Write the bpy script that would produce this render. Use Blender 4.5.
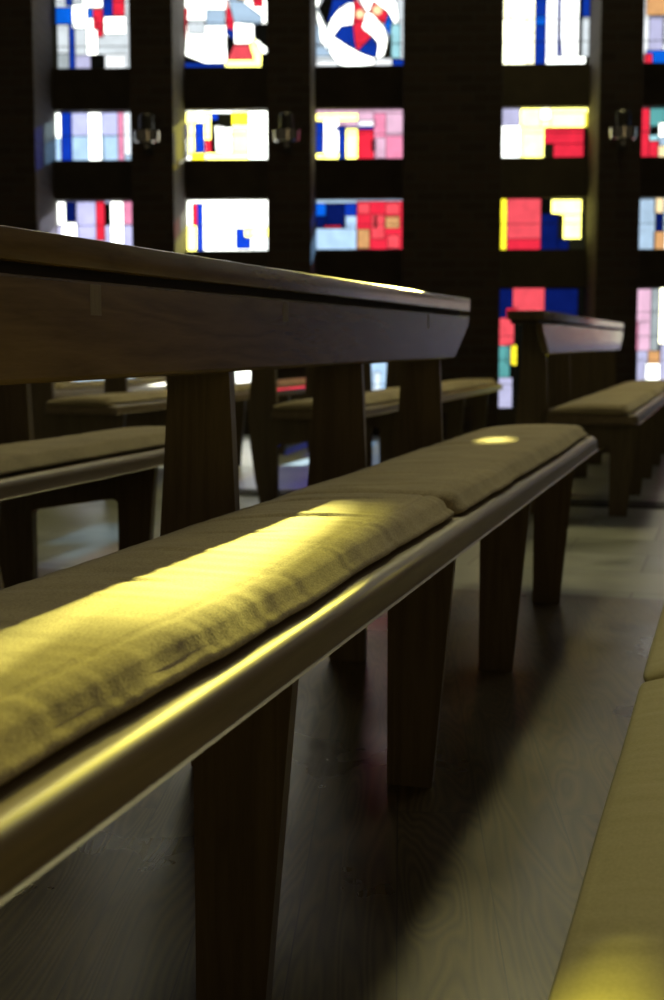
import bpy, bmesh, math, random
from mathutils import Vector, Matrix, noise

# ------------------------------------------------------------------ camera, world, sun, lamps, exposure
scene = bpy.context.scene
col = scene.collection
for o in list(bpy.data.objects):
    bpy.data.objects.remove(o, do_unlink=True)

CAM_H = 0.78
PITCH = math.radians(6.49)
YAW = math.radians(2.785)
PEW = math.radians(13.486)                       # pews stand at this angle to the window wall's normal
U = Vector((math.sin(PEW), math.cos(PEW), 0))    # along the pews
V = Vector((math.cos(PEW), -math.sin(PEW), 0))   # across the pews, towards their front

cam_d = bpy.data.cameras.new('camera')
cam_d.sensor_width = 36
cam_d.lens = 50
cam_d.clip_start = 0.02
cam_d.clip_end = 100
cam_d.dof.use_dof = True
cam_d.dof.focus_distance = 1.8
cam_d.dof.aperture_fstop = 6.3
cam = bpy.data.objects.new('camera', cam_d)
cam.location = (0, 0, CAM_H)
cam.rotation_euler = (math.pi / 2 - PITCH, 0, YAW)
col.objects.link(cam)
scene.camera = cam

world = bpy.data.worlds.new('world')
scene.world = world
world.use_nodes = True
bg = world.node_tree.nodes['Background']
bg.inputs[0].default_value = (1.0, 0.84, 0.55, 1)
bg.inputs[1].default_value = 0.042

SUN_BEARING = math.radians(6.65)     # to the right of the wall's normal
SUN_ELEV = math.radians(14.85)
sun_d = bpy.data.lights.new('sun', 'SUN')
sun_d.energy = 30.0
sun_d.angle = math.radians(0.45)
sun_d.color = (1, 0.95, 0.85)
sun = bpy.data.objects.new('sun', sun_d)
to_sun = Vector((math.sin(SUN_BEARING) * math.cos(SUN_ELEV), math.cos(SUN_BEARING) * math.cos(SUN_ELEV), math.sin(SUN_ELEV)))
sun.rotation_euler = to_sun.to_track_quat('Z', 'Y').to_euler()
sun.location = (3, 20, 8)
col.objects.link(sun)

# added fill lamps above the picture, standing in for daylight of unseen upper windows
def area(name, loc, size, power, color, target):
    d = bpy.data.lights.new(name, 'AREA')
    d.shape = 'RECTANGLE'
    d.size, d.size_y = size
    d.energy = power
    d.color = color
    o = bpy.data.objects.new(name, d)
    o.location = loc
    o.rotation_euler = (Vector(loc) - Vector(target)).to_track_quat('Z', 'Y').to_euler()
    col.objects.link(o)
area('upper_fill_light', (1.15, 11.0, 8.1), (0.8, 2.4), 240, (1.0, 0.89, 0.40), (1.0, 3, 0.3))
area('upper_fill_light', (-1.4, 11.0, 8.1), (2.6, 2.4), 80, (1.0, 0.86, 0.42), (-0.5, 3, 0.3))
area('upper_fill_light', (6.4, 11.0, 8.1), (2.6, 2.4), 90, (0.95, 0.95, 0.95), (0.5, 4, 0.5))

# added warm fill lamp behind the viewer, lifts the near posts, legs and rail
area('rear_fill_light', (2.6, -2.6, 2.4), (2.0, 1.6), 11.5, (1.0, 0.74, 0.36), (-0.3, 2.6, 0.4))

scene.view_settings.view_transform = 'Standard'
scene.view_settings.look = 'None'
scene.view_settings.gamma = 1
scene.view_settings.exposure = 0.16
scene.view_settings.use_curve_mapping = False
scene.cycles.use_denoising = True
scene.cycles.max_bounces = 6
scene.cycles.transparent_max_bounces = 8
scene.cycles.sample_clamp_indirect = 4

# ------------------------------------------------------------------ materials
def new_mat(name):
    m = bpy.data.materials.new(name)
    m.use_nodes = True
    nt = m.node_tree
    return m, nt, nt.nodes['Principled BSDF']

def N(nt, kind, **kw):
    n = nt.nodes.new(kind)
    for k, v in kw.items():
        if k in n.inputs:
            n.inputs[k].default_value = v
        else:
            setattr(n, k, v)
    return n

def ramp(nt, fac, stops):
    r = nt.nodes.new('ShaderNodeValToRGB')
    e = r.color_ramp.elements
    while len(e) < len(stops):
        e.new(0.5)
    for i, (p, c) in enumerate(stops):
        e[i].position = p
        e[i].color = (*c, 1)
    nt.links.new(fac, r.inputs[0])
    return r.outputs[0]

def wood(name, dark, light, scale, rough=0.42, bump=0.12, wave_dir='Z', spec=0.5, wave_scale=1.0):
    """Straight grain with cathedral figure, stretched along one object axis by `scale`."""
    m, nt, p = new_mat(name)
    L = nt.links.new
    tc = N(nt, 'ShaderNodeTexCoord')
    mp = N(nt, 'ShaderNodeMapping')
    mp.inputs['Scale'].default_value = scale
    L(tc.outputs['Object'], mp.inputs[0])
    n1 = N(nt, 'ShaderNodeTexNoise', Scale=1.0, Detail=3.0, Roughness=0.55, Distortion=0.3)
    L(mp.outputs[0], n1.inputs['Vector'])
    mul = N(nt, 'ShaderNodeMath', operation='MULTIPLY')
    mul.inputs[1].default_value = 14.0 * wave_scale
    L(n1.outputs[0], mul.inputs[0])
    fr = N(nt, 'ShaderNodeMath', operation='PINGPONG')
    fr.inputs[1].default_value = 1.0
    L(mul.outputs[0], fr.inputs[0])
    mp2 = N(nt, 'ShaderNodeMapping')
    mp2.inputs['Scale'].default_value = tuple(s * 9 for s in scale)
    L(tc.outputs['Object'], mp2.inputs[0])
    n2 = N(nt, 'ShaderNodeTexNoise', Scale=3.0, Detail=4.0, Roughness=0.65)
    L(mp2.outputs[0], n2.inputs['Vector'])
    mix = N(nt, 'ShaderNodeMix', data_type='FLOAT')
    mix.inputs[0].default_value = 0.6
    L(fr.outputs[0], mix.inputs[2])
    L(n2.outputs[0], mix.inputs[3])
    c = ramp(nt, mix.outputs[0], [(0.1, dark), (0.85, light)])
    L(c, p.inputs['Base Color'])
    p.inputs['Roughness'].default_value = rough
    p.inputs['Specular IOR Level'].default_value = spec
    b = N(nt, 'ShaderNodeBump', Strength=bump, Distance=0.002)
    L(mix.outputs[0], b.inputs['Height'])
    L(b.outputs[0], p.inputs['Normal'])
    return m

M = {}
M['pew_long'] = wood('pew_wood_lengthwise', (0.085, 0.056, 0.027), (0.17, 0.118, 0.062), (9, 0.7, 9), 0.25, 0.10)
M['pew_seat'] = wood('pew_seat_wood', (0.125, 0.092, 0.046), (0.21, 0.16, 0.085), (16, 0.8, 16), 0.40, 0.10)
M['pew_up'] = wood('pew_wood_upright', (0.078, 0.056, 0.028), (0.145, 0.107, 0.056), (16, 16, 0.9), 0.45, 0.12)
M['inlay'] = wood('pale_joint_wood', (0.10, 0.078, 0.045), (0.19, 0.15, 0.09), (40, 120, 3), 0.5, 0.1)
M['kneel_wood'] = wood('kneeler_wood', (0.06, 0.04, 0.02), (0.12, 0.08, 0.04), (12, 0.8, 12), 0.45, 0.1)

def fabric(name, c1, c2, weave=760.0, rough=0.9, bump=0.4):
    m, nt, p = new_mat(name)
    L = nt.links.new
    tc = N(nt, 'ShaderNodeTexCoord')
    n1 = N(nt, 'ShaderNodeTexNoise', Scale=6.0, Detail=4.0)
    L(tc.outputs['Object'], n1.inputs['Vector'])
    mp = N(nt, 'ShaderNodeMapping')
    mp.inputs['Scale'].default_value = (weave, weave * 0.7, weave)
    L(tc.outputs['Object'], mp.inputs[0])
    n2 = N(nt, 'ShaderNodeTexNoise', Scale=0.5, Detail=1.0)
    L(mp.outputs[0], n2.inputs['Vector'])
    mix = N(nt, 'ShaderNodeMix', data_type='FLOAT')
    mix.inputs[0].default_value = 0.6
    L(n1.outputs[0], mix.inputs[2])
    L(n2.outputs[0], mix.inputs[3])
    c = ramp(nt, mix.outputs[0], [(0.3, c1), (0.7, c2)])
    L(c, p.inputs['Base Color'])
    p.inputs['Roughness'].default_value = rough
    p.inputs['Specular IOR Level'].default_value = 0.2
    p.inputs['Sheen Weight'].default_value = 0.15
    p.inputs['Sheen Roughness'].default_value = 0.5
    b = N(nt, 'ShaderNodeBump', Strength=bump, Distance=0.0012)
    L(n2.outputs[0], b.inputs['Height'])
    L(b.outputs[0], p.inputs['Normal'])
    return m
M['cushion'] = fabric('olive_tan_cloth', (0.20, 0.165, 0.095), (0.45, 0.378, 0.222))
M['pad'] = fabric('tan_kneeler_cloth', (0.42, 0.375, 0.16), (0.51, 0.455, 0.205), 500, 0.75, 0.12)

# wood strip floor, boards run towards the window wall
def floor_wood():
    m, nt, p = new_mat('worn_wood_boards')
    L = nt.links.new
    tc = N(nt, 'ShaderNodeTexCoord')
    mp = N(nt, 'ShaderNodeMapping')
    mp.inputs['Rotation'].default_value = (0, 0, math.pi / 2)
    L(tc.outputs['Object'], mp.inputs[0])
    br = N(nt, 'ShaderNodeTexBrick', Scale=1.0)
    br.inputs['Color1'].default_value = (0.2, 0.2, 0.2, 1)
    br.inputs['Color2'].default_value = (0.8, 0.8, 0.8, 1)
    br.inputs['Mortar'].default_value = (0, 0, 0, 1)
    br.inputs['Mortar Size'].default_value = 0.0012
    br.inputs['Mortar Smooth'].default_value = 0.3
    br.inputs['Brick Width'].default_value = 1.5
    br.inputs['Row Height'].default_value = 0.135
    L(mp.outputs[0], br.inputs['Vector'])
    # each board shifts its own grain
    sh = N(nt, 'ShaderNodeVectorMath', operation='MULTIPLY_ADD')
    sh.inputs[1].default_value = (7.0, 13.0, 5.0)
    L(br.outputs['Color'], sh.inputs[0])
    L(tc.outputs['Object'], sh.inputs[2])
    mg = N(nt, 'ShaderNodeMapping')
    mg.inputs['Scale'].default_value = (9, 1.0, 1)
    L(sh.outputs[0], mg.inputs[0])
    n1 = N(nt, 'ShaderNodeTexNoise', Scale=1.0, Detail=2.0, Distortion=0.4)
    L(mg.outputs[0], n1.inputs['Vector'])
    mu = N(nt, 'ShaderNodeMath', operation='MULTIPLY')
    mu.inputs[1].default_value = 46.0
    L(n1.outputs[0], mu.inputs[0])
    pp = N(nt, 'ShaderNodeMath', operation='PINGPONG')
    pp.inputs[1].default_value = 1.0
    L(mu.outputs[0], pp.inputs[0])
    n2 = N(nt, 'ShaderNodeTexNoise', Scale=2.2, Detail=4.0, Roughness=0.55)
    L(tc.outputs['Object'], n2.inputs['Vector'])
    mf = N(nt, 'ShaderNodeMapping')
    mf.inputs['Scale'].default_value = (160, 5, 1)
    L(sh.outputs[0], mf.inputs[0])
    n3 = N(nt, 'ShaderNodeTexNoise', Scale=1.0, Detail=3.0)
    L(mf.outputs[0], n3.inputs['Vector'])
    a = N(nt, 'ShaderNodeMix', data_type='FLOAT')
    a.inputs[0].default_value = 0.45
    L(pp.outputs[0], a.inputs[2]); L(n3.outputs[0], a.inputs[3])
    b2 = N(nt, 'ShaderNodeMix', data_type='FLOAT')
    b2.inputs[0].default_value = 0.55
    L(a.outputs[0], b2.inputs[2]); L(n2.outputs[0], b2.inputs[3])
    c = ramp(nt, b2.outputs[0], [(0.27, (0.022, 0.015, 0.006)), (0.70, (0.14, 0.10, 0.040))])
    mm = N(nt, 'ShaderNodeMix', data_type='RGBA')
    L(br.outputs['Fac'], mm.inputs[0])
    L(c, mm.inputs[6])
    mm.inputs[7].default_value = (0.02, 0.015, 0.01, 1)
    L(mm.outputs[2], p.inputs['Base Color'])
    p.inputs['Specular IOR Level'].default_value = 0.42
    rr = ramp(nt, n2.outputs[0], [(0.3, (0.24,) * 3), (0.7, (0.40,) * 3)])
    L(rr, p.inputs['Roughness'])
    bp = N(nt, 'ShaderNodeBump', Strength=0.10, Distance=0.0012)
    L(a.outputs[0], bp.inputs['Height'])
    L(bp.outputs[0], p.inputs['Normal'])
    return m
M['floor_wood'] = floor_wood()

def floor_stone():
    m, nt, p = new_mat('grey_green_stone_slabs')
    L = nt.links.new
    tc = N(nt, 'ShaderNodeTexCoord')
    mp = N(nt, 'ShaderNodeMapping')
    mp.inputs['Rotation'].default_value = (0, 0, PEW)
    L(tc.outputs['Object'], mp.inputs[0])
    br = N(nt, 'ShaderNodeTexBrick', Scale=1.0)
    br.inputs['Color1'].default_value = (0.20, 0.21, 0.16, 1)
    br.inputs['Color2'].default_value = (0.34, 0.35, 0.28, 1)
    br.inputs['Mortar'].default_value = (0.10, 0.10, 0.08, 1)
    br.inputs['Mortar Size'].default_value = 0.004
    br.inputs['Brick Width'].default_value = 0.6
    br.inputs['Row Height'].default_value = 0.4
    L(mp.outputs[0], br.inputs['Vector'])
    n = N(nt, 'ShaderNodeTexNoise', Scale=4.0, Detail=6.0, Roughness=0.6)
    L(tc.outputs['Object'], n.inputs['Vector'])
    g = ramp(nt, n.outputs[0], [(0.3, (0.6,) * 3), (0.7, (1.0,) * 3)])
    mm = N(nt, 'ShaderNodeMix', data_type='RGBA', blend_type='MULTIPLY')
    mm.inputs[0].default_value = 1
    L(br.outputs['Color'], mm.inputs[6]); L(g, mm.inputs[7])
    L(mm.outputs[2], p.inputs['Base Color'])
    rr = ramp(nt, n.outputs[0], [(0.3, (0.28,) * 3), (0.7, (0.42,) * 3)])
    L(rr, p.inputs['Roughness'])
    return m
M['floor_stone'] = floor_stone()

def brick():
    m, nt, p = new_mat('dark_brown_brick')
    L = nt.links.new
    tc = N(nt, 'ShaderNodeTexCoord')
    sx = N(nt, 'ShaderNodeSeparateXYZ')
    L(tc.outputs['Object'], sx.inputs[0])
    ad = N(nt, 'ShaderNodeMath', operation='ADD')
    L(sx.outputs[0], ad.inputs[0]); L(sx.outputs[1], ad.inputs[1])
    cx = N(nt, 'ShaderNodeCombineXYZ')
    L(ad.outputs[0], cx.inputs[0]); L(sx.outputs[2], cx.inputs[1])
    br = N(nt, 'ShaderNodeTexBrick', Scale=1.0)
    br.inputs['Color1'].default_value = (0.028, 0.016, 0.009, 1)
    br.inputs['Color2'].default_value = (0.045, 0.026, 0.014, 1)
    br.inputs['Mortar'].default_value = (0.04, 0.032, 0.025, 1)
    br.inputs['Mortar Size'].default_value = 0.008
    br.inputs['Brick Width'].default_value = 0.22
    br.inputs['Row Height'].default_value = 0.075
    L(cx.outputs[0], br.inputs['Vector'])
    L(br.outputs['Color'], p.inputs['Base Color'])
    p.inputs['Roughness'].default_value = 0.85
    bp = N(nt, 'ShaderNodeBump', Strength=0.5, Distance=0.004, invert=True)
    L(br.outputs['Fac'], bp.inputs['Height'])
    L(bp.outputs[0], p.inputs['Normal'])
    return m
M['brick'] = brick()

def plain(name, c, rough=0.6, metal=0.0, nscale=20, var=0.25):
    m, nt, p = new_mat(name)
    L = nt.links.new
    tc = N(nt, 'ShaderNodeTexCoord')
    n = N(nt, 'ShaderNodeTexNoise', Scale=nscale, Detail=4.0)
    L(tc.outputs['Object'], n.inputs['Vector'])
    r = ramp(nt, n.outputs[0], [(0.25, tuple(x * (1 - var) for x in c)), (0.75, tuple(x * (1 + var) for x in c))])
    L(r, p.inputs['Base Color'])
    p.inputs['Roughness'].default_value = rough
    p.inputs['Metallic'].default_value = metal
    return m
M['concrete'] = plain('dark_concrete', (0.05, 0.038, 0.024), 0.8, 0, 6)
M['lead'] = plain('lead_came', (0.02, 0.02, 0.022), 0.6)
M['chrome'] = plain('polished_metal', (0.4, 0.39, 0.36), 0.12, 1.0, 30, 0.05)
M['candle'] = plain('candle_wax', (0.03, 0.028, 0.024), 0.2, 0, 12, 0.1)
M['iron'] = plain('grate_iron', (0.05, 0.048, 0.045), 0.5, 0.6)
M['gap'] = plain('shadow_gap_strip', (0.03, 0.02, 0.01), 0.7)

# coloured glass: emission = sunlit glass; second colour (if any) is what the pane lets straight through
GLASS = {
    'W': ((3.6, 3.7, 3.4), None), 'w': ((0.78, 0.86, 0.90), None), 'v': ((1.15, 1.2, 1.22), None),
    'b': ((0.006, 0.040, 0.38), None), 'B': ((0.004, 0.14, 0.80), None),
    'n': ((0.003, 0.010, 0.11), None), 'r': ((0.92, 0.030, 0.065), None), 'R': ((0.98, 0.10, 0.13), None),
    'p': ((0.95, 0.32, 0.50), None), 'P': ((0.95, 0.58, 0.78), None),
    'y': ((1.9, 1.6, 0.06), None), 'Y': ((4.4, 4.1, 0.95), None),
    'l': ((0.58, 0.58, 0.84), None), 'g': ((0.42, 0.48, 0.50), None), 's': ((0.48, 0.66, 0.85), None),
    't': ((0.12, 0.42, 0.42), None), 'o': ((0.80, 0.42, 0.17), None), 'c': ((0.42, 0.82, 0.90), None),
    'k': ((0.004, 0.004, 0.003), None), 'd': ((0.012, 0.012, 0.006), None), 'e': ((1.3, 1.0, 0.55), None),
    'Z': ((3.8, 3.7, 2.6), (1.0, 0.93, 0.22)),      # clear yellowish glass, lets the sun through
    'z': ((2.4, 2.3, 1.5), (0.15, 0.135, 0.02)),
    'q': ((0.004, 0.022, 0.34), (0.05, 0.08, 0.5)),
    'u': ((2.2, 2.25, 2.2), (0.34, 0.31, 0.03)),
    'x': ((3.6, 3.5, 2.2), (1.0, 0.9, 0.25)),
}
# panes of the left columns let some of their own colour through to the floor
for _k in list('WwvbBrRpyYlgste'):
    _e = GLASS[_k][0]
    GLASS[_k + 'T'] = (_e, tuple((0.14 if _k in 'bBrRp' else 0.36) * min(1, x / max(_e)) ** 1.2 for x in _e))
GM = {}
def glass(code):
    if code in GM:
        return GM[code]
    em, tr = GLASS[code]
    m = bpy.data.materials.new('coloured_glass')
    m.use_nodes = True
    nt = m.node_tree
    nt.nodes.clear()
    L = nt.links.new
    out = N(nt, 'ShaderNodeOutputMaterial')
    e = N(nt, 'ShaderNodeEmission')
    tc = N(nt, 'ShaderNodeTexCoord')
    n = N(nt, 'ShaderNodeTexNoise', Scale=9.0, Detail=3.0)
    L(tc.outputs['Object'], n.inputs['Vector'])
    c = ramp(nt, n.outputs[0], [(0.3, tuple(x * 0.78 for x in [min(1, k / max(em)) for k in em])), (0.7, tuple(min(1, k / max(em)) for k in em))])
    L(c, e.inputs[0])
    e.inputs[1].default_value = max(em)
    if tr:
        t = N(nt, 'ShaderNodeBsdfTransparent')
        t.inputs[0].default_value = (*tr, 1)
        a = N(nt, 'ShaderNodeAddShader')
        L(e.outputs[0], a.inputs[0]); L(t.outputs[0], a.inputs[1])
        L(a.outputs[0], out.inputs[0])
    else:
        L(e.outputs[0], out.inputs[0])
    GM[code] = m
    return m

# ------------------------------------------------------------------ mesh helpers
def link(name, bm, mats, parent=None, smooth=False, loc=(0, 0, 0)):
    bmesh.ops.recalc_face_normals(bm, faces=bm.faces)
    me = bpy.data.meshes.new(name)
    bm.to_mesh(me)
    bm.free()
    for m in (mats if isinstance(mats, (list, tuple)) else [mats]):
        me.materials.append(m)
    if smooth:
        me.polygons.foreach_set('use_smooth', [True] * len(me.polygons))
        if smooth == 'auto':
            me.set_sharp_from_angle(angle=math.radians(35))
    o = bpy.data.objects.new(name, me)
    o.location = loc
    col.objects.link(o)
    if parent:
        o.parent = parent
    return o

def tag(o, label=None, cat=None, group=None, kind=None):
    for k, v in (('label', label), ('category', cat), ('group', group), ('kind', kind)):
        if v:
            o[k] = v
    return o

def box(bm, a, b):
    r = bmesh.ops.create_cube(bm, size=1)
    vs = r['verts']
    for v in vs:
        v.co = Vector([a[i] + (v.co[i] + 0.5) * (b[i] - a[i]) for i in range(3)])
    return vs

def prism(bm, pts, axis, a, b):
    """Polygon pts (2D) extruded along axis from a to b. axis 'y': pts are (x, z); axis 'z': pts are (x, y); axis 'x': pts are (y, z)."""
    def P(p, t):
        return {'y': (p[0], t, p[1]), 'z': (p[0], p[1], t), 'x': (t, p[0], p[1])}[axis]
    v0 = [bm.verts.new(P(p, a)) for p in pts]
    v1 = [bm.verts.new(P(p, b)) for p in pts]
    f = [bm.faces.new(v0), bm.faces.new(v1)]
    n = len(pts)
    for i in range(n):
        bm.faces.new((v0[i], v0[(i + 1) % n], v1[(i + 1) % n], v1[i]))
    return f

def bevel(bm, off, seg=2, ang=30):
    bm.normal_update()
    es = [e for e in bm.edges if len(e.link_faces) == 2 and e.calc_face_angle(0) > math.radians(ang)]
    bmesh.ops.bevel(bm, geom=es, offset=off, segments=seg, profile=0.5, affect='EDGES', clamp_overlap=True)

def copy_tree(o, parent=None):
    c = o.copy()
    col.objects.link(c)
    if parent:
        c.parent = parent
    for ch in list(o.children):
        copy_tree(ch, c)
    return c

def lathe(bm, prof, n=32, c=(0, 0)):
    rings = []
    for r, z in prof:
        rings.append([bm.verts.new((c[0] + r * math.cos(2 * math.pi * i / n), c[1] + r * math.sin(2 * math.pi * i / n), z)) for i in range(n)])
    for a, b in zip(rings, rings[1:]):
        for i in range(n):
            bm.faces.new((a[i], a[(i + 1) % n], b[(i + 1) % n], b[i]))
    bm.faces.new(rings[0][::-1])
    bm.faces.new(rings[-1])

# ------------------------------------------------------------------ floor
bm = bmesh.new()
box(bm, (-12, -4, -0.25), (14, 12.6, -0.003))
tag(link('floor', bm, M['floor_stone']), kind='structure')
# raised strip floor under the near block of pews; its far end lies square to the pews
UE = 4.285
bm = bmesh.new()
pl = [U * UE + V * 6, U * UE - V * 6, U * -3 - V * 6, U * -3 + V * 6]
prism(bm, [(p.x, p.y) for p in pl], 'z', -0.003, 0.0)
tag(link('floor_wood', bm, M['floor_wood']), kind='structure')

# ------------------------------------------------------------------ window wall
WY = 11.70
GY = 11.78
PY = 11.10
COLS = [(-2.89, -2.13), (-1.79, -1.05), (-0.705, 0.015), (0.785, 1.53), (1.86, 2.60), (2.95, 3.69), (4.44, 5.18), (5.53, 6.27), (6.62, 7.36)]
ROWS = [(0.228, 1.228), (1.540, 1.960), (2.285, 2.690), (3.030, 4.10), (6.6, 9.4)]
TOP = 10.5
# concrete wall with the openings left free: one solid band per piece of wall around the openings
bm = bmesh.new()
xs = [-10.0]
for a, b in COLS:
    xs += [a, b]
xs.append(13.0)
for i in range(0, len(xs), 2):
    box(bm, (xs[i], WY, -0.1), (xs[i + 1], WY + 0.3, TOP))
for a, b in COLS:
    z = -0.1
    for r0, r1 in ROWS:
        box(bm, (a, WY, z), (b, WY + 0.3, r0))
        z = r1
    box(bm, (a, WY, z), (b, WY + 0.3, TOP))
tag(link('wall_far', bm, M['concrete']), kind='structure')
# brick piers standing in front of it
px = [-10.0]
for a, b in COLS:
    px += [a, b]
px.append(13.0)
k = 0
for i in range(0, len(px), 2):
    k += 1
    bm = bmesh.new()
    box(bm, (px[i], PY, -0.1), (px[i + 1], WY, TOP))
    bevel(bm, 0.006, 1)
    tag(link('trim_%d' % k, bm, M['brick']), kind='structure')

# ---- stained glass: panes are given as (x0, y0, x1, y1, colour) or (polygon, colour) on a 1-unit = 8.4 mm sketch grid of each window
WIN = {}
R = random.Random(5)
WIN[(0, 3)] = ((54, -61, 131, 66), [
    (54, -61, 131, 66, 'w'), (58, 6, 75, 22, 'B'), (54, 22, 59, 66, 'd'), (54, -61, 58, 22, 'd'), (59, 50, 71, 66, 'g'), (71, 22, 77, 66, 'b'),
    (75, 4, 90, 26, 'W'), (77, 52, 93, 66, 'l'), (89, 17, 100, 52, 'W'), (90, 8, 96, 17, 'B'), (96, 8, 106, 28, 'r'), (100, 28, 106, 35, 'r'),
    (106, -9, 116, 16, 'b'), (116, -3, 128, 15, 'r'), (107, 16, 129, 32, 'W'), (93, 52, 107, 66, 'k'), (107, 52, 129, 66, 'v'), (69, -20, 76, 5, 'b'),
    (86, -20, 106, 7, 'W'), (58, -60, 75, -25, 'r'), (75, -60, 100, -30, 'b'), (100, -61, 131, -30, 'Y')])
WIN[(1, 3)] = ((183, -61, 267, 70), [
    (183, -61, 267, 70, 'W'), ([(182, 10), (191, 10), (186, 56), (182, 54)], 'r'), (183, -10, 188, 9, 'b'), (191, 22, 208, 36, 'w'), (209, 12, 228, 28, 's'),
    ([(229, 0), (237, 24), (237, 33), (229, 30)], 'r'), ([(229, 30), (237, 33), (237, 43), (229, 36)], 'b'), ([(229, -8), (240, 0), (265, 19), (264, 28), (237, 25)], 's'),
    (240, -20, 256, 4, 'e'), (256, -15, 266, 10, 'r'), ([(229, 38), (237, 43), (237, 46), (230, 61)], 'k'), ([(237, 46), (252, 46), (257, 62), (230, 62)], 'R'),
    ([(252, 46), (257, 40), (265, 55), (264, 70), (228, 70), (228, 62), (257, 62)], 'Y'), ([(257, 27), (267, 27), (267, 56), (257, 40)], 'k'),
    ([(183, 54), (186, 57), (208, 65), (184, 64)], 'k'), ([(183, 63), (208, 65), (227, 65), (227, 70), (183, 70)], 'b'), ([(265, 56), (267, 56), (267, 70), (264, 70)], 'k'),
    (183, -61, 210, -20, 'b'), (225, -61, 267, -30, 'r')])
def disc(x, y, r, n=14):
    return [(x + r * math.cos(2 * math.pi * i / n), y + r * math.sin(2 * math.pi * i / n)) for i in range(n)]
WIN[(2, 3)] = ((316, -61, 403, 69), [
    (316, -61, 403, 69, 'w'), (316, 48, 340, 58, 's'), (316, 62, 340, 69, 'v'), (316, 27, 322, 48, 's'),
    ([(316, -10), (325, -10), (321, 10), (316, 10)], 'W'), ([(321, 12), (331, -6), (337, -6), (329, 29)], 'k'),
    ([(329, 29), (337, -6), (357, -6), (356, 6), (340, 14), (332, 24)], 'b'), ([(318, 12), (325, 24), (330, 38), (330, 52), (323, 42)], 'W'),
    ([(330, 38), (332, 25), (340, 13), (350, 7), (357, 6), (357, 27), (343, 29), (336, 38), (333, 40)], 'W'),
    ([(336, 39), (343, 29), (355, 28), (357, 45), (359, 54), (352, 50)], 'b'), ([(356, 0), (368, 16), (364, 31), (374, 39), (359, 54), (357, 45), (355, 28)], 'r'),
    ([(368, 16), (375, 18), (386, 32), (389, 45), (386, 58), (378, 61), (380, 50), (379, 44), (374, 39), (364, 31)], 'W'),
    ([(374, 40), (380, 48), (378, 60), (368, 58), (359, 54)], 'b'), ([(357, -6), (385, -6), (398, 8), (400, 25), (396, 28), (391, 18), (375, 5), (372, 16), (368, 15)], 'W'),
    ([(375, 5), (390, 16), (386, 28), (380, 24), (371, 15)], 'r'), ([(390, 17), (394, 27), (391, 40), (386, 29)], 'B'),
    ([(331, 39), (335, 39), (352, 50), (368, 58), (378, 61), (376, 67), (353, 69), (342, 67), (332, 55)], 'W'), (376, 61, 394, 68, 'v'), (394, 62, 403, 69, 'b'),
    (392, 28, 402, 61, 'c'), ([(391, 40), (393, 38), (393, 60), (385, 60)], 'd'), (disc(362, 18, 4.2), 'e'), (disc(379, 14.5, 4.6), 'e'),
    (316, -61, 350, -20, 'b'), (370, -61, 403, -20, 's')])
WIN[(3, 3)] = ((500, -61, 588, 65), [
    (500, -61, 510, 20, 'z'), (500, 20, 510, 65, 'Z'), (510, -61, 526, 34, 'z'), (510, 34, 526, 65, 'Z'), (526, 34, 534, 65, 'z'), (526, -61, 534, 34, 'z'), (534, -61, 545, 19, 'b'), (534, 19, 545, 27, 'B'), (534, 27, 545, 64, 'b'),
    (545, -61, 556, 57, 'u'), (556, -61, 559, 57, 'b'), (559, -61, 577, 57, 'u'), (577, -61, 580, 57, 'k'), (580, -61, 588, 20, 'b'), (580, 20, 588, 57, 'w'),
    (545, 57, 584, 65, 'W'), (584, 57, 588, 65, 'd'), (534, 64, 545, 65, 'k'), ([(556, 20), (562, 57), (556, 57)], 'b')])
WIN[(4, 3)] = ((640, -61, 722, 63), [
    (640, -61, 722, 63, 'v'), (642, -61, 664, 18, 'o'), (645, 19, 659, 50, 'l'), ([(643, 50), (666, 50), (690, 63), (643, 63)], 'B'), (641, 53, 649, 62, 'r'), (660, 19, 690, 45, 'w'), (690, -20, 722, 40, 'b')])
WIN[(0, 2)] = ((54, 110, 131, 161), [
    (54, 110, 131, 161, 's'), (54, 111, 61, 137, 'W'), (61, 111, 72, 161, 'b'), (72, 111, 89, 135, 'l'), (72, 135, 89, 161, 's'), (89, 111, 102, 161, 'W'), (104, 135, 119, 161, 's'),
    (102, 111, 119, 135, 'l'), (119, 111, 125, 161, 'p'), (125, 111, 131, 155, 'v'), (54, 137, 61, 161, 's')])
WIN[(1, 2)] = ((183, 110, 267, 163), [
    (183, 110, 267, 163, 'W'), (184, 112, 200, 123, 'Y'), (185, 123, 189, 160, 'b'), (190, 123, 196, 158, 'Y'), (197, 123, 206, 155, 'b'), (206, 112, 213, 141, 'Y'), (207, 141, 213, 155, 'r'),
    (213, 113, 220, 120, 'b'), (213, 120, 220, 156, 'k'), (220, 113, 234, 128, 'd'), ([(217, 126), (226, 127), (233, 133), (234, 142), (231, 152), (218, 155)], 'W'), (234, 112, 251, 126, 'y'),
    (234, 128, 251, 155, 'e'), (251, 111, 267, 163, 'W'), (193, 155, 207, 163, 'y'), (209, 155, 251, 163, 'Y'), (184, 140, 189, 156, 'W')])
WIN[(2, 2)] = ((316, 108, 403, 161), [
    (316, 108, 403, 161, 'P'), (315, 112, 360, 120, 'Y'), (317, 121, 326, 153, 'b'), (326, 118, 341, 162, 'W'), (316, 154, 345, 162, 'Y'), (341, 125, 348, 160, 'b'), (338, 126, 376, 130, 'b'), (348, 128, 360, 162, 'Y'),
    (360, 129, 376, 161, 'r'), (374, 140, 377, 152, 'k'), (360, 120, 378, 126, 'v'), (376, 112, 403, 161, 'p'), (378, 138, 388, 160, 'P'), (388, 112, 403, 136, 'P'), (360, 111, 376, 120, 'P')])
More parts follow.
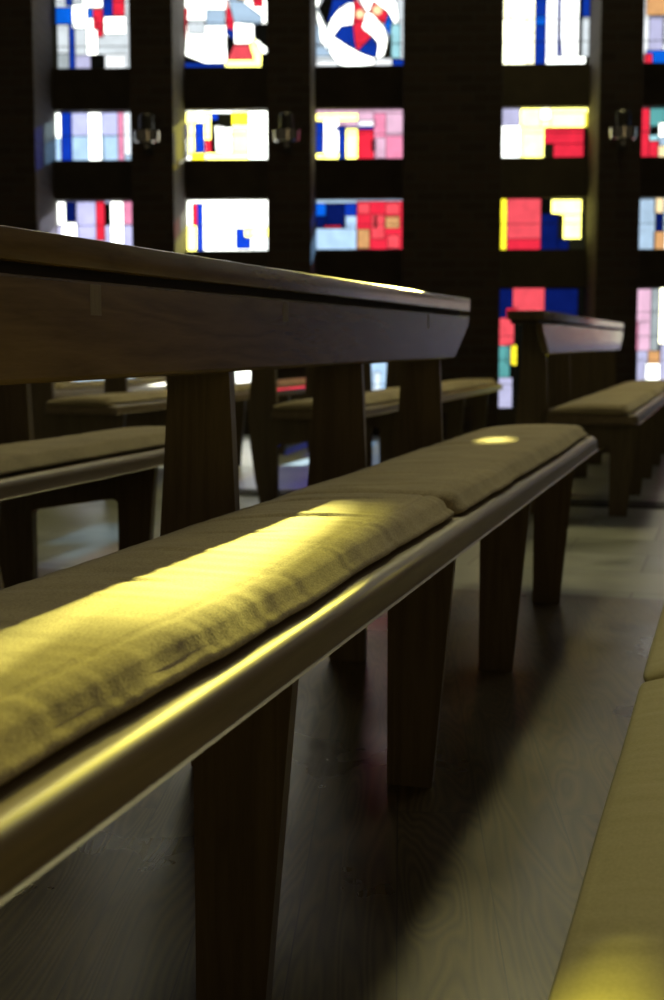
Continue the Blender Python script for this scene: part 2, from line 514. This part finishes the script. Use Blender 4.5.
WIN[(3, 2)] = ((498, 107, 588, 159), [
    (498, 107, 521, 125, 'l'), (541, 107, 551, 119, 'x'), (521, 107, 541, 127, 'Y'), (541, 119, 551, 127, 'Y'), (551, 112, 585, 127, 'Y'), (551, 107, 588, 112, 'Y'), (585, 112, 588, 127, 'y'), (498, 125, 523, 159, 'W'), (521, 127, 545, 159, 'Y'), (545, 128, 584, 144, 'r'), (545, 144, 554, 159, 'd'),
    (554, 144, 584, 158, 'r'), (584, 127, 588, 159, 'k')])
WIN[(4, 2)] = ((640, 105, 722, 156), [
    (640, 105, 722, 156, 'c'), (640, 106, 648, 156, 'r'), (648, 139, 658, 156, 'r'), (648, 106, 664, 124, 't'), (649, 125, 656, 133, 'k'), (657, 121, 676, 135, 'W'), (657, 135, 690, 144, 's'), (657, 144, 690, 156, 'e'), (690, 106, 722, 156, 'b')])
WIN[(0, 1)] = ((54, 201, 131, 252), [
    (54, 201, 131, 252, 'l'), (55, 202, 64, 225, 'W'), (64, 202, 74, 222, 'n'), (60, 223, 76, 252, 'W'), (75, 202, 95, 240, 'l'), (95, 202, 104, 241, 'r'), (104, 204, 110, 225, 'k'), (104, 226, 110, 246, 'l'), (110, 202, 123, 248, 'W'), (123, 202, 131, 225, 'p'), (123, 225, 131, 250, 'l')])
WIN[(1, 1)] = ((183, 200, 267, 252), [
    (183, 200, 267, 252, 'W'), (186, 203, 193, 226, 'W'), (193, 203, 198, 226, 'r'), (198, 203, 204, 252, 'b'), (186, 226, 197, 252, 'Y'), (237, 229, 252, 250, 'b'), (246, 202, 251, 229, 'W'), (246, 228, 267, 238, 'Y'), (254, 238, 267, 252, 'v')])
WIN[(2, 1)] = ((316, 199, 403, 252), [
    (316, 199, 403, 252, 's'), (317, 203, 328, 216, 'B'), (328, 203, 347, 228, 'n'), (347, 203, 359, 216, 'b'), (348, 216, 359, 229, 's'), (317, 216, 328, 228, 'n'), (326, 226, 344, 229, 'r'), (316, 229, 359, 251, 's'),
    (359, 201, 403, 251, 'r'), (360, 203, 372, 214, 'R'), (388, 203, 402, 215, 'R'), (388, 217, 402, 229, 'o'), (360, 230, 372, 250, 'o'), (374, 215, 387, 240, 'R'), (377, 216, 379, 229, 'k'), (390, 236, 402, 250, 'R')])
WIN[(3, 1)] = ((498, 198, 588, 249), [
    (498, 198, 509, 249, 'y'), (509, 198, 543, 238, 'R'), (509, 238, 543, 249, 'r'), (543, 198, 553, 213, 'k'), (543, 213, 560, 249, 'n'), (553, 199, 584, 214, 'Y'), (565, 214, 583, 238, 'Y'), (560, 214, 565, 238, 'd'), (560, 238, 571, 249, 'n'), (571, 238, 588, 249, 'd'), (583, 198, 588, 238, 'k')])
WIN[(4, 1)] = ((638, 196, 720, 247), [
    (638, 196, 720, 247, 's'), (638, 197, 656, 247, 's'), (655, 196, 664, 211, 'e'), (656, 211, 664, 229, 'n'), (655, 229, 666, 247, 'o'), (666, 197, 690, 247, 'W'), (690, 197, 720, 247, 'r')])
WIN[(0, 0)] = ((54, 288, 131, 408), [(54, 288, 131, 408, 'w'), (54, 288, 80, 340, 'b'), (80, 288, 110, 360, 'W'), (110, 300, 131, 350, 'r'), (70, 360, 131, 408, 's')])
WIN[(1, 0)] = ((183, 288, 267, 408), [(183, 288, 267, 408, 'W'), (183, 288, 210, 330, 'b'), (215, 300, 240, 350, 'Y'), (183, 370, 222, 408, 's'), (240, 288, 267, 330, 'r')])
WIN[(2, 0)] = ((316, 288, 403, 408), [(316, 288, 403, 408, 's'), (316, 288, 350, 350, 'r'), (350, 288, 403, 340, 'b'), (316, 360, 366, 408, 'b'), (372, 340, 396, 408, 's'), (377, 372, 384, 408, 'w'), (396, 340, 403, 408, 'k')])
WIN[(3, 0)] = ((497, 288, 588, 409), [
    (497, 288, 588, 409, 'k'), (498, 289, 516, 318, 'n'), (516, 288, 548, 314, 'R'), (510, 308, 520, 318, 'r'), (548, 289, 581, 318, 'n'), (497, 318, 518, 346, 'R'), (511, 345, 518, 365, 'r'), (515, 345, 521, 366, 'y'), (497, 346, 514, 378, 't'), (497, 378, 517, 409, 'l'),
    (530, 345, 558, 382, 'y'), (558, 345, 575, 409, 't'), (521, 346, 530, 409, 'k'), (530, 382, 558, 409, 'l')])
WIN[(5, 0)] = ((0, 0, 100, 100), [(0, 0, 100, 100, 'l'), (0, 0, 60, 45, 's'), (60, 0, 100, 30, 'w'), (0, 45, 35, 80, 'w'), (35, 60, 70, 100, 'w'), (70, 60, 100, 80, 'b')])
for _c in (6, 7, 8):
    WIN[(_c, 0)] = ((0, 0, 100, 100), [(0, 0, 100, 100, 'o'), (0, 0, 40, 40, 'd'), (40, 0, 100, 55, 'n'), (0, 40, 30, 100, 'e'), (60, 60, 100, 100, 'd')])
WIN[(4, 0)] = ((634, 286, 720, 407), [
    (634, 286, 720, 407, 'k'), (634, 287, 654, 320, 'P'), (634, 320, 642, 349, 'p'), (642, 320, 654, 349, 'P'), (654, 287, 662, 349, 'g'), (641, 349, 652, 385, 'l'), (652, 349, 664, 362, 'o'), (650, 362, 664, 385, 'W'), (662, 286, 676, 342, 'Z'), (676, 286, 690, 342, 's'), (664, 342, 720, 407, 'l'), (634, 385, 664, 407, 'l'), (690, 286, 720, 342, 'r')])
for c in range(len(COLS)):
    for r in range(5):
        if (c, r) not in WIN:
            codes = 'wvlsgWwbrYps' if r < 4 else 'wsglws'
            pan = []
            ys = [0, 30, 62, 100] if r in (1, 2) else [0, 16, 35, 52, 70, 88, 100]
            for y0, y1 in zip(ys, ys[1:]):
                x = 0
                while x < 100:
                    x1 = min(100, x + R.choice((18, 26, 34, 42)))
                    if x1 > 90:
                        x1 = 100
                    pan.append((x, y0, x1, y1, R.choice(codes)))
                    x = x1
            WIN[(c, r)] = ((0, 0, 100, 100), pan)

wn = 0
for (c, r) in sorted(WIN):
    wn += 1
    rect, panes = WIN[(c, r)]
    a, b = COLS[c]
    z0, z1 = ROWS[r]
    def mp_(x, y):
        if rect[0] == 0:
            xx = a + x / 100 * (b - a)
        else:
            xx = a if x == rect[0] else b if x == rect[2] else 0.813 + (x - 501) * 0.00831
        return (xx, z1 - (y - rect[1]) / (rect[3] - rect[1]) * (z1 - z0))
    bm = bmesh.new()
    bl = bmesh.new()
    mats = []
    nx = 0
    full = panes[0][:4] == rect
    for pn in panes:
        if len(pn) == 5:
            poly = [(pn[0], pn[1]), (pn[2], pn[1]), (pn[2], pn[3]), (pn[0], pn[3])]
            cd = pn[4]
        else:
            poly, cd = pn
        if c < 3 and r < 3 and cd + 'T' in GLASS:
            cd += 'T'
        pts = [mp_(*q) for q in poly]
        pts = [(min(max(x, a), b), min(max(z, z0), z1)) for x, z in pts]
        layer = 0 if not full else -0.0012 * nx
        nx += 1
        try:
            f = bm.faces.new([bm.verts.new((x, GY + layer, z)) for x, z in pts])
        except ValueError:
            continue
        if cd not in mats:
            mats.append(cd)
        f.material_index = mats.index(cd)
        # lead round the pane
        n = len(pts)
        for i in range(n):
            p, q = Vector((pts[i][0], 0, pts[i][1])), Vector((pts[(i + 1) % n][0], 0, pts[(i + 1) % n][1]))
            d = q - p
            if d.length < 0.02:
                continue
            vs = box(bl, (0, -0.003, -0.0032), (d.length, 0.003, 0.0032))
            ang = math.atan2(d.z, d.x)
            for v in vs:
                v.co = Vector((p.x + v.co.x * math.cos(ang) - v.co.z * math.sin(ang), GY + layer - 0.002 + v.co.y, p.z + v.co.x * math.sin(ang) + v.co.z * math.cos(ang)))
    # saddle bars across the tall panels
    nb = max(1, int((z1 - z0) / 0.21))
    for i in range(1, nb + 1):
        z = z0 + (z1 - z0) * i / (nb + 1)
        box(bl, (a, GY - 0.055, z - 0.0025), (b, GY - 0.048, z + 0.0025))
    w = link('window_%d' % wn, bm, [glass(k) for k in mats])
    tag(w, kind='structure')
    f = link('window_lead', bl, M['lead'], w)

# ------------------------------------------------------------------ pews
TRES = [-1.81, -0.905, 0.0, 0.905, 1.81]
END = 2.14
SEAT0, SEAT1 = -1.95, 2.40
VC = -0.72           # the empty stands at the middle of the pew

def make_pew():
    root = bpy.data.objects.new('pew', None)
    col.objects.link(root)
    # seat board: rounded nose, rounded corners
    bm = bmesh.new()
    x0, x1, rc = -0.857 - VC, -0.448 - VC, 0.035
    pts = []
    for cx, cy, a0 in ((x1 - rc, SEAT1 - rc, 0), (x0 + rc, SEAT1 - rc, 90), (x0 + rc, SEAT0 + rc, 180), (x1 - rc, SEAT0 + rc, 270)):
        for i in range(7):
            t = math.radians(a0 + 15 * i)
            pts.append((cx + rc * math.cos(t), cy + rc * math.sin(t)))
    prism(bm, pts, 'z', 0.422, 0.466)
    bm.normal_update()
    es = [e for e in bm.edges if len(e.link_faces) == 2 and abs(e.verts[0].co.z - e.verts[1].co.z) < 1e-5]
    up = [e for e in es if e.verts[0].co.z > 0.45]
    dn = [e for e in es if e.verts[0].co.z < 0.45]
    bmesh.ops.bevel(bm, geom=up, offset=0.020, segments=6, profile=0.5, affect='EDGES', clamp_overlap=True)
    bmesh.ops.bevel(bm, geom=[e for e in dn if e.is_valid], offset=0.006, segments=2, profile=0.5, affect='EDGES', clamp_overlap=True)
    link('seat', bm, M['pew_seat'], root, 'auto')
    # back rail with slanted ends
    bm = bmesh.new()
    yz = [(-END, 0.862), (END, 0.862), (END, 0.835), (END - 0.225, 0.731), (-END + 0.225, 0.731), (-END, 0.835)]
    prism(bm, yz, 'x', -0.872 - VC, -0.845 - VC)
    bevel(bm, 0.004, 1)
    link('back_rail', bm, M['pew_long'], root, 'auto')
    bm = bmesh.new()
    box(bm, (-1.0 - VC, -END, 0.878), (-0.842 - VC, END, 0.918))
    bevel(bm, 0.004, 2)
    link('top_rail', bm, M['pew_long'], root, 'auto')
    bm = bmesh.new()
    box(bm, (-0.99 - VC, -END + 0.03, 0.862), (-0.868 - VC, END - 0.03, 0.878))
    link('spacer_strip', bm, M['gap'], root)
    for t in TRES:
        y0, y1 = t - 0.016, t + 0.020
        bm = bmesh.new()
        back = [(-0.946, 0), (-0.863, 0), (-0.8605, 0.12), (-0.860, 0.25), (-0.862, 0.48), (-0.872, 0.73), (-0.872, 0.862), (-0.974, 0.862),
                (-0.982, 0.727), (-0.993, 0.56), (-1.003, 0.42), (-0.992, 0.28), (-0.970, 0.12)]
        prism(bm, [(x - VC, z) for x, z in back], 'y', y0, y1)
        bevel(bm, 0.003, 2, 40)
        link('back_post', bm, M['pew_up'], root, 'auto')
        bm = bmesh.new()
        front = [(-0.574, 0), (-0.499, 0), (-0.461, 0.422), (-0.574, 0.422)]
        prism(bm, [(x - VC, z) for x, z in front], 'y', y0, y1)
        bevel(bm, 0.003, 2, 40)
        link('front_leg', bm, M['pew_up'], root, 'auto')
        bm = bmesh.new()
        r = 0.022
        bar = [(-0.863, 0.422), (-0.863, 0.255)]
        for i in range(6):
            a = math.radians(180 - 15 * i)
            bar.append((-0.838 + 0.024 * math.cos(a), 0.262 + 0.022 * math.sin(a)))
        for i in range(7):
            a = math.radians(100 - 15 * i)
            bar.append((-0.574 - r + r * math.cos(a), 0.300 + r * math.sin(a)))
        bar += [(-0.574, 0.29), (-0.573, 0.29), (-0.573, 0.422)]
        prism(bm, [(x - VC, z) for x, z in bar], 'y', y0 + 0.001, y1 - 0.001)
        link('crossbar', bm, M['pew_up'], root, 'auto')
    return root

def place(o, vo, uc, z=0.0):
    p = V * (VC + vo) + U * uc
    o.location = (p.x, p.y, z)
    o.rotation_euler = (0, 0, -PEW)
    return o

PEWS = [  # row offset, centre along the pews, height of floor, label
    (0.0, 2.34, 0.0, 'nearest long wooden pew with a sunlit yellow patch on its seat cushion'),
    (-1.158, 1.91, 0.0, 'wooden pew directly behind the nearest pew, at the left edge'),
    (0.03, 8.17, -0.003, 'wooden pew at the right whose back rail stands before the red and blue window'),
    (-1.28, 8.20, -0.003, 'wooden pew across the aisle, seen between the back posts in the middle'),
    (-2.54, 8.32, -0.003, 'wooden pew across the aisle with its seat under the left half of the rail'),
    (-3.81, 8.32, -0.003, 'farthest wooden pew at the left, only its seat glimpsed under the rail'),
]
pew = make_pew()
pews = []
for i, (vo, uc, z, lab) in enumerate(PEWS):
    o = pew if i == 0 else copy_tree(pew)
    place(o, vo, uc, z)
    tag(o, lab, 'pew', 'rows of wooden pews')
    pews.append(o)
# pale finger joints let into the rail of the nearest pew
for u, zt, h, w in ((1.745, 0.861, 0.045, 0.034), (2.575, 0.861, 0.042, 0.034), (3.865, 0.858, 0.04, 0.02)):
    bm = bmesh.new()
    box(bm, (-0.8452 - VC, u - 2.34 - w / 2, zt - h), (-0.8446 - VC, u - 2.34 + w / 2, zt - 0.003))
    tag(link('finger_joint', bm, M['inlay'], pews[0]), 'pale finger joint in the rail')

# ------------------------------------------------------------------ seat cushions
def cushion_mesh(u0, u1, x0, x1, h, seed, creases, nose_bumps=1.0, wav=0.008, nu=None):
    """Stuffed cloth slab: closed cross-section swept along u, with seam, pull creases and sag."""
    bm = bmesh.new()
    L = u1 - u0
    nu = nu or int(L / 0.008)
    # cross-section from the bottom rear, over the top, to the bottom front; s = 0..1 across
    prof = []
    for i in range(5):
        prof.append((0.0 + 0.012 * (1 - math.cos(i * math.pi / 8)), 0.25 * math.sin(i * math.pi / 8) ** 1 + 0.1, 'r'))
    rings = []
    K = 34 if nose_bumps < 1 else 66
    for j in range(nu + 1):
        u = u0 + L * j / nu
        de = min(u - u0, u1 - u)
        e = min(1.0, de / 0.05)
        ef = math.sqrt(max(0.0, 1 - (1 - e) ** 2))       # rounded ends
        wob = wav * (noise.noise(Vector((u * 1.7, seed, 0))) + 0.4 * noise.noise(Vector((u * 6, seed, 3))))
        xf = x1 + wob - 0.02 * (1 - ef)
        xr = x0 + 0.01 * (1 - ef) + 0.4 * wav * noise.noise(Vector((u * 2, seed + 9, 0)))
        w = xf - xr
        ring = []
        def add(x, z):
            ring.append(bm.verts.new((x, u, z)))
        hh = h * (0.30 + 0.70 * ef)
        # rear side
        add(xr + 0.012, 0.0)
        add(xr + 0.003, 0.006)
        add(xr, hh * 0.24)
        add(xr + 0.004, hh * 0.38)
        for k in range(K + 1):
            s = k / K
            x = xr + 0.012 + (w - 0.012 - 0.016) * s
            d_r, d_f = s * w, (1 - s) * w + 0.012
            puff = (1 - math.exp(-d_r / 0.07)) * 0.55 + 0.45
            tf = min(1.0, max(0.0, (1 - s) * w / 0.042))
            puff *= 0.50 + 0.50 * math.sqrt(1 - (1 - tf) ** 2)
            z = hh * puff
            # soft lumps
            z += 0.0022 * noise.noise(Vector((u * 3.2, x * 5, seed))) * ef
            z += 0.0015 * noise.noise(Vector((u * 34 + x * 5, x * 5 + u * 3, seed + 2))) * ef
            for cu, lean, dep, wd, s0, s1 in creases:
                cc = cu + lean * (s - 0.5) + 0.012 * math.sin(s * 7 + cu * 9)
                m = max(0.0, min(1.0, (s - s0) / 0.18)) * max(0.0, min(1.0, (s1 - s) / 0.22))
                q = (u - cc) / wd
                z += dep * m * (-math.exp(-q * q) + 0.55 * math.exp(-((u - cc - 1.9 * wd) / (1.3 * wd)) ** 2))
            z -= 0.0034 * math.exp(-((d_f - 0.056) / 0.0042) ** 2) * ef     # stitched seam along the front edge
            if d_f < 0.05:
                z += (0.0010 * noise.noise(Vector((u * 45, seed, 5))) + 0.0016 * noise.noise(Vector((u * 17, x * 6, 7)))) * nose_bumps * min(1, (0.05 - d_f) / 0.02) * ef
            add(x, max(z, 0.008))
        ztop = ring[-1].co.z
        rip = 0.0014 * nose_bumps * noise.noise(Vector((u * 38, seed, 5))) + 0.0024 * nose_bumps * noise.noise(Vector((u * 13, seed, 7)))
        add(xf - 0.008 + rip, ztop * 0.80)
        add(xf - 0.003 + rip, ztop * 0.58)
        add(xf - 0.004 + rip * 0.5, ztop * 0.40)
        add(xf - 0.012, ztop * 0.22)
        add(xf - 0.026, 0.004)
        add(xf - 0.040, 0.0)
        rings.append(ring)
    n = len(rings[0])
    for A, B in zip(rings, rings[1:]):
        for i in range(n):
            bm.faces.new((A[i], A[(i + 1) % n], B[(i + 1) % n], B[i]))
    bm.faces.new(rings[0][::-1])
    bm.faces.new(rings[-1])
    return bm

def creases(seed, u0, u1, step=0.16):
    r = random.Random(seed)
    out = []
    u = u0 + 0.12
    while u < u1 - 0.1:
        s0 = r.choice((-0.3, -0.3, 0.1, 0.35))
        s1 = r.choice((0.6, 0.75, 0.85, 0.7))
        out.append((u, r.uniform(-0.06, 0.10), r.uniform(0.0012, 0.0032), r.uniform(0.006, 0.012), s0, s1))
        u += step * r.uniform(0.5, 1.6)
    return out

CX0, CX1 = -0.848 - VC, -0.473 - VC
CUSH = [
    (0, -1.94, 0.105, 3, 'long olive tan cushion with the bright yellow light patch on the nearest pew'),
    (0, 0.112, 2.30, 8, 'far olive tan cushion of the nearest pew, lying at the rounded seat end'),
    (1, -1.94, -0.01, 12, 'near olive cushion of the pew behind the nearest one'),
    (1, 0.0, 2.30, 17, 'olive cushion glowing along its front edge at the left picture edge'),
    (2, -1.945, -0.02, 21, 'grey olive cushion on the near end of the right pew'),
    (2, 0.0, 2.30, 25, 'cushion with small yellow light bars farther along the right pew'),
    (3, -1.945, -0.02, 31, 'dark edged cushion on the near end of the middle pew across the aisle'),
    (3, 0.0, 2.30, 35, 'pale thin cushion reaching past the end of the nearest back rail'),
    (4, -1.945, -0.02, 41, 'pale cushion under the left half of the nearest rail'),
    (4, 0.0, 2.30, 45, 'pale cushion end glimpsed between the nearest two full back posts'),
    (5, -1.945, -0.02, 51, 'farthest cushion at the left, a thin grey strip beneath the rail'),
    (5, 0.0, 2.30, 55, 'far end cushion of the farthest left pew'),
]
for i, u0, u1, seed, lab in CUSH:
    near = i == 0
    bm = cushion_mesh(u0, u1, CX0, CX1 + (0.009 if seed == 8 else 0), 0.044, seed, creases(seed, u0, u1), 1.0 if near else 0.6, 0.010 if near else 0.006, None if near else int((u1 - u0) / 0.03))
    o = link('seat_cushion', bm, M['cushion'], None, True)
    vo, uc, z, _ = PEWS[i]
    place(o, vo, uc, z + 0.4665)
    tag(o, lab, 'cushion', 'cushions lying on the pews')

# ------------------------------------------------------------------ kneeler in front of the nearest pew
KV = 0.0
kn = bpy.data.objects.new('kneeler', None)
col.objects.link(kn)
kn.location = V * KV + U * 2.3
kn.rotation_euler = (0, 0, -PEW)
tag(kn, 'low padded wooden kneeler along the right edge in front of the nearest pew', 'kneeler')
bm = bmesh.new()
box(bm, (-0.135, -2.1, 0.19), (0.135, 2.0, 0.215))
bevel(bm, 0.004, 2)
link('kneeling_board', bm, M['kneel_wood'], kn, 'auto')
for y in (-1.8, -0.6, 0.6, 1.75):
    bm = bmesh.new()
    prism(bm, [(-0.08, 0), (0.08, 0), (0.11, 0.19), (-0.11, 0.19)], 'y', y - 0.015, y + 0.015)
    bevel(bm, 0.003, 1)
    link('foot', bm, M['kneel_wood'], kn, 'auto')
for u0, u1, seed, lab in ((-2.1, -0.016, 61, 'smooth tan kneeling pad lit yellow in the bottom right corner'),
                          (-0.008, 1.98, 64, 'tan kneeling pad beyond the dark joint at the right edge')):
    cr = [(c[0], c[1], c[2] * 0.35, c[3], c[4], c[5]) for c in creases(seed, u0, u1, 0.3)]
    bm = cushion_mesh(u0, u1, -0.138, 0.155, 0.045, seed, cr, 0.6, 0.005)
    # the joint between the two pads is tight
    o = link('kneeler_pad', bm, M['pad'], None, True)
    o.location = kn.location + Vector((0, 0, 0.2155))
    o.rotation_euler = (0, 0, -PEW)
    tag(o, lab, 'kneeler pad', 'pads on the kneeler')

# ------------------------------------------------------------------ floor grate across the aisle
bm = bmesh.new()
g0, g1, gu0, gu1 = -2.6, 1.9, -0.10, 0.10
for a, b in (((g0, gu0), (g1, gu0 + 0.02)), ((g0, gu1 - 0.02), (g1, gu1)), ((g0, gu0), (g0 + 0.02, gu1)), ((g1 - 0.02, gu0), (g1, gu1))):
    box(bm, (a[0], a[1], 0), (b[0], b[1], 0.012))
gr = link('floor_grate', bm, M['iron'])
x = g0 + 0.05
bm = bmesh.new()
while x < g1 - 0.05:
    vs = box(bm, (x - 0.006, gu0 + 0.01, 0.001), (x + 0.006, gu1 - 0.01, 0.010))
    for v in vs:
        v.co.x += (v.co.y) * 0.35
    x += 0.034
link('slat', bm, M['iron'], gr)
gp = U * 6.78
gr.location = (gp.x, gp.y, -0.003)
gr.rotation_euler = (0, 0, -PEW)
tag(gr, 'dark slotted iron floor grate across the stone aisle beyond the pews', 'grate')

# ------------------------------------------------------------------ candle sconces on the brick piers
def make_sconce():
    r = bpy.data.objects.new('candle_sconce', None)
    col.objects.link(r)
    bm = bmesh.new()
    box(bm, (-0.03, -0.012, -0.10), (0.03, 0.0, 0.05))
    bevel(bm, 0.004, 2)
    link('wall_plate', bm, M['iron'], r)
    bm = bmesh.new()
    box(bm, (-0.012, -0.13, -0.075), (0.012, -0.01, -0.050))
    box(bm, (-0.02, -0.15, -0.085), (0.02, -0.11, -0.048))
    bevel(bm, 0.004, 2)
    link('bracket', bm, M['chrome'], r)
    bm = bmesh.new()
    lathe(bm, [(0.02, -0.048), (0.085, -0.045), (0.098, -0.035), (0.102, 0.045), (0.098, 0.045), (0.094, -0.03), (0.02, -0.038)], 40, (0, -0.13))
    link('dish', bm, M['chrome'], r, 'auto')
    bm = bmesh.new()
    lathe(bm, [(0.055, -0.037), (0.056, 0.165), (0.050, 0.172), (0.012, 0.168), (0.004, 0.165)], 36, (0, -0.13))
    link('candle', bm, M['candle'], r, 'auto')
    bm = bmesh.new()
    lathe(bm, [(0.002, 0.163), (0.002, 0.185)], 8, (0, -0.13))
    link('wick', bm, M['gap'], r)
    return r
sc0 = make_sconce()
for i, (x, lab) in enumerate(((-1.975, 'candle sconce on the brick pier between the two leftmost window columns'),
                              (-0.885, 'dim candle sconce on the brick pier left of the round figured window'),
                              (1.695, 'candle sconce on the brick pier at the far right'))):
    o = sc0 if i == 0 else copy_tree(sc0)
    o.location = (x, PY, 2.36)
    tag(o, lab, 'candle sconce', 'candle sconces on the piers')
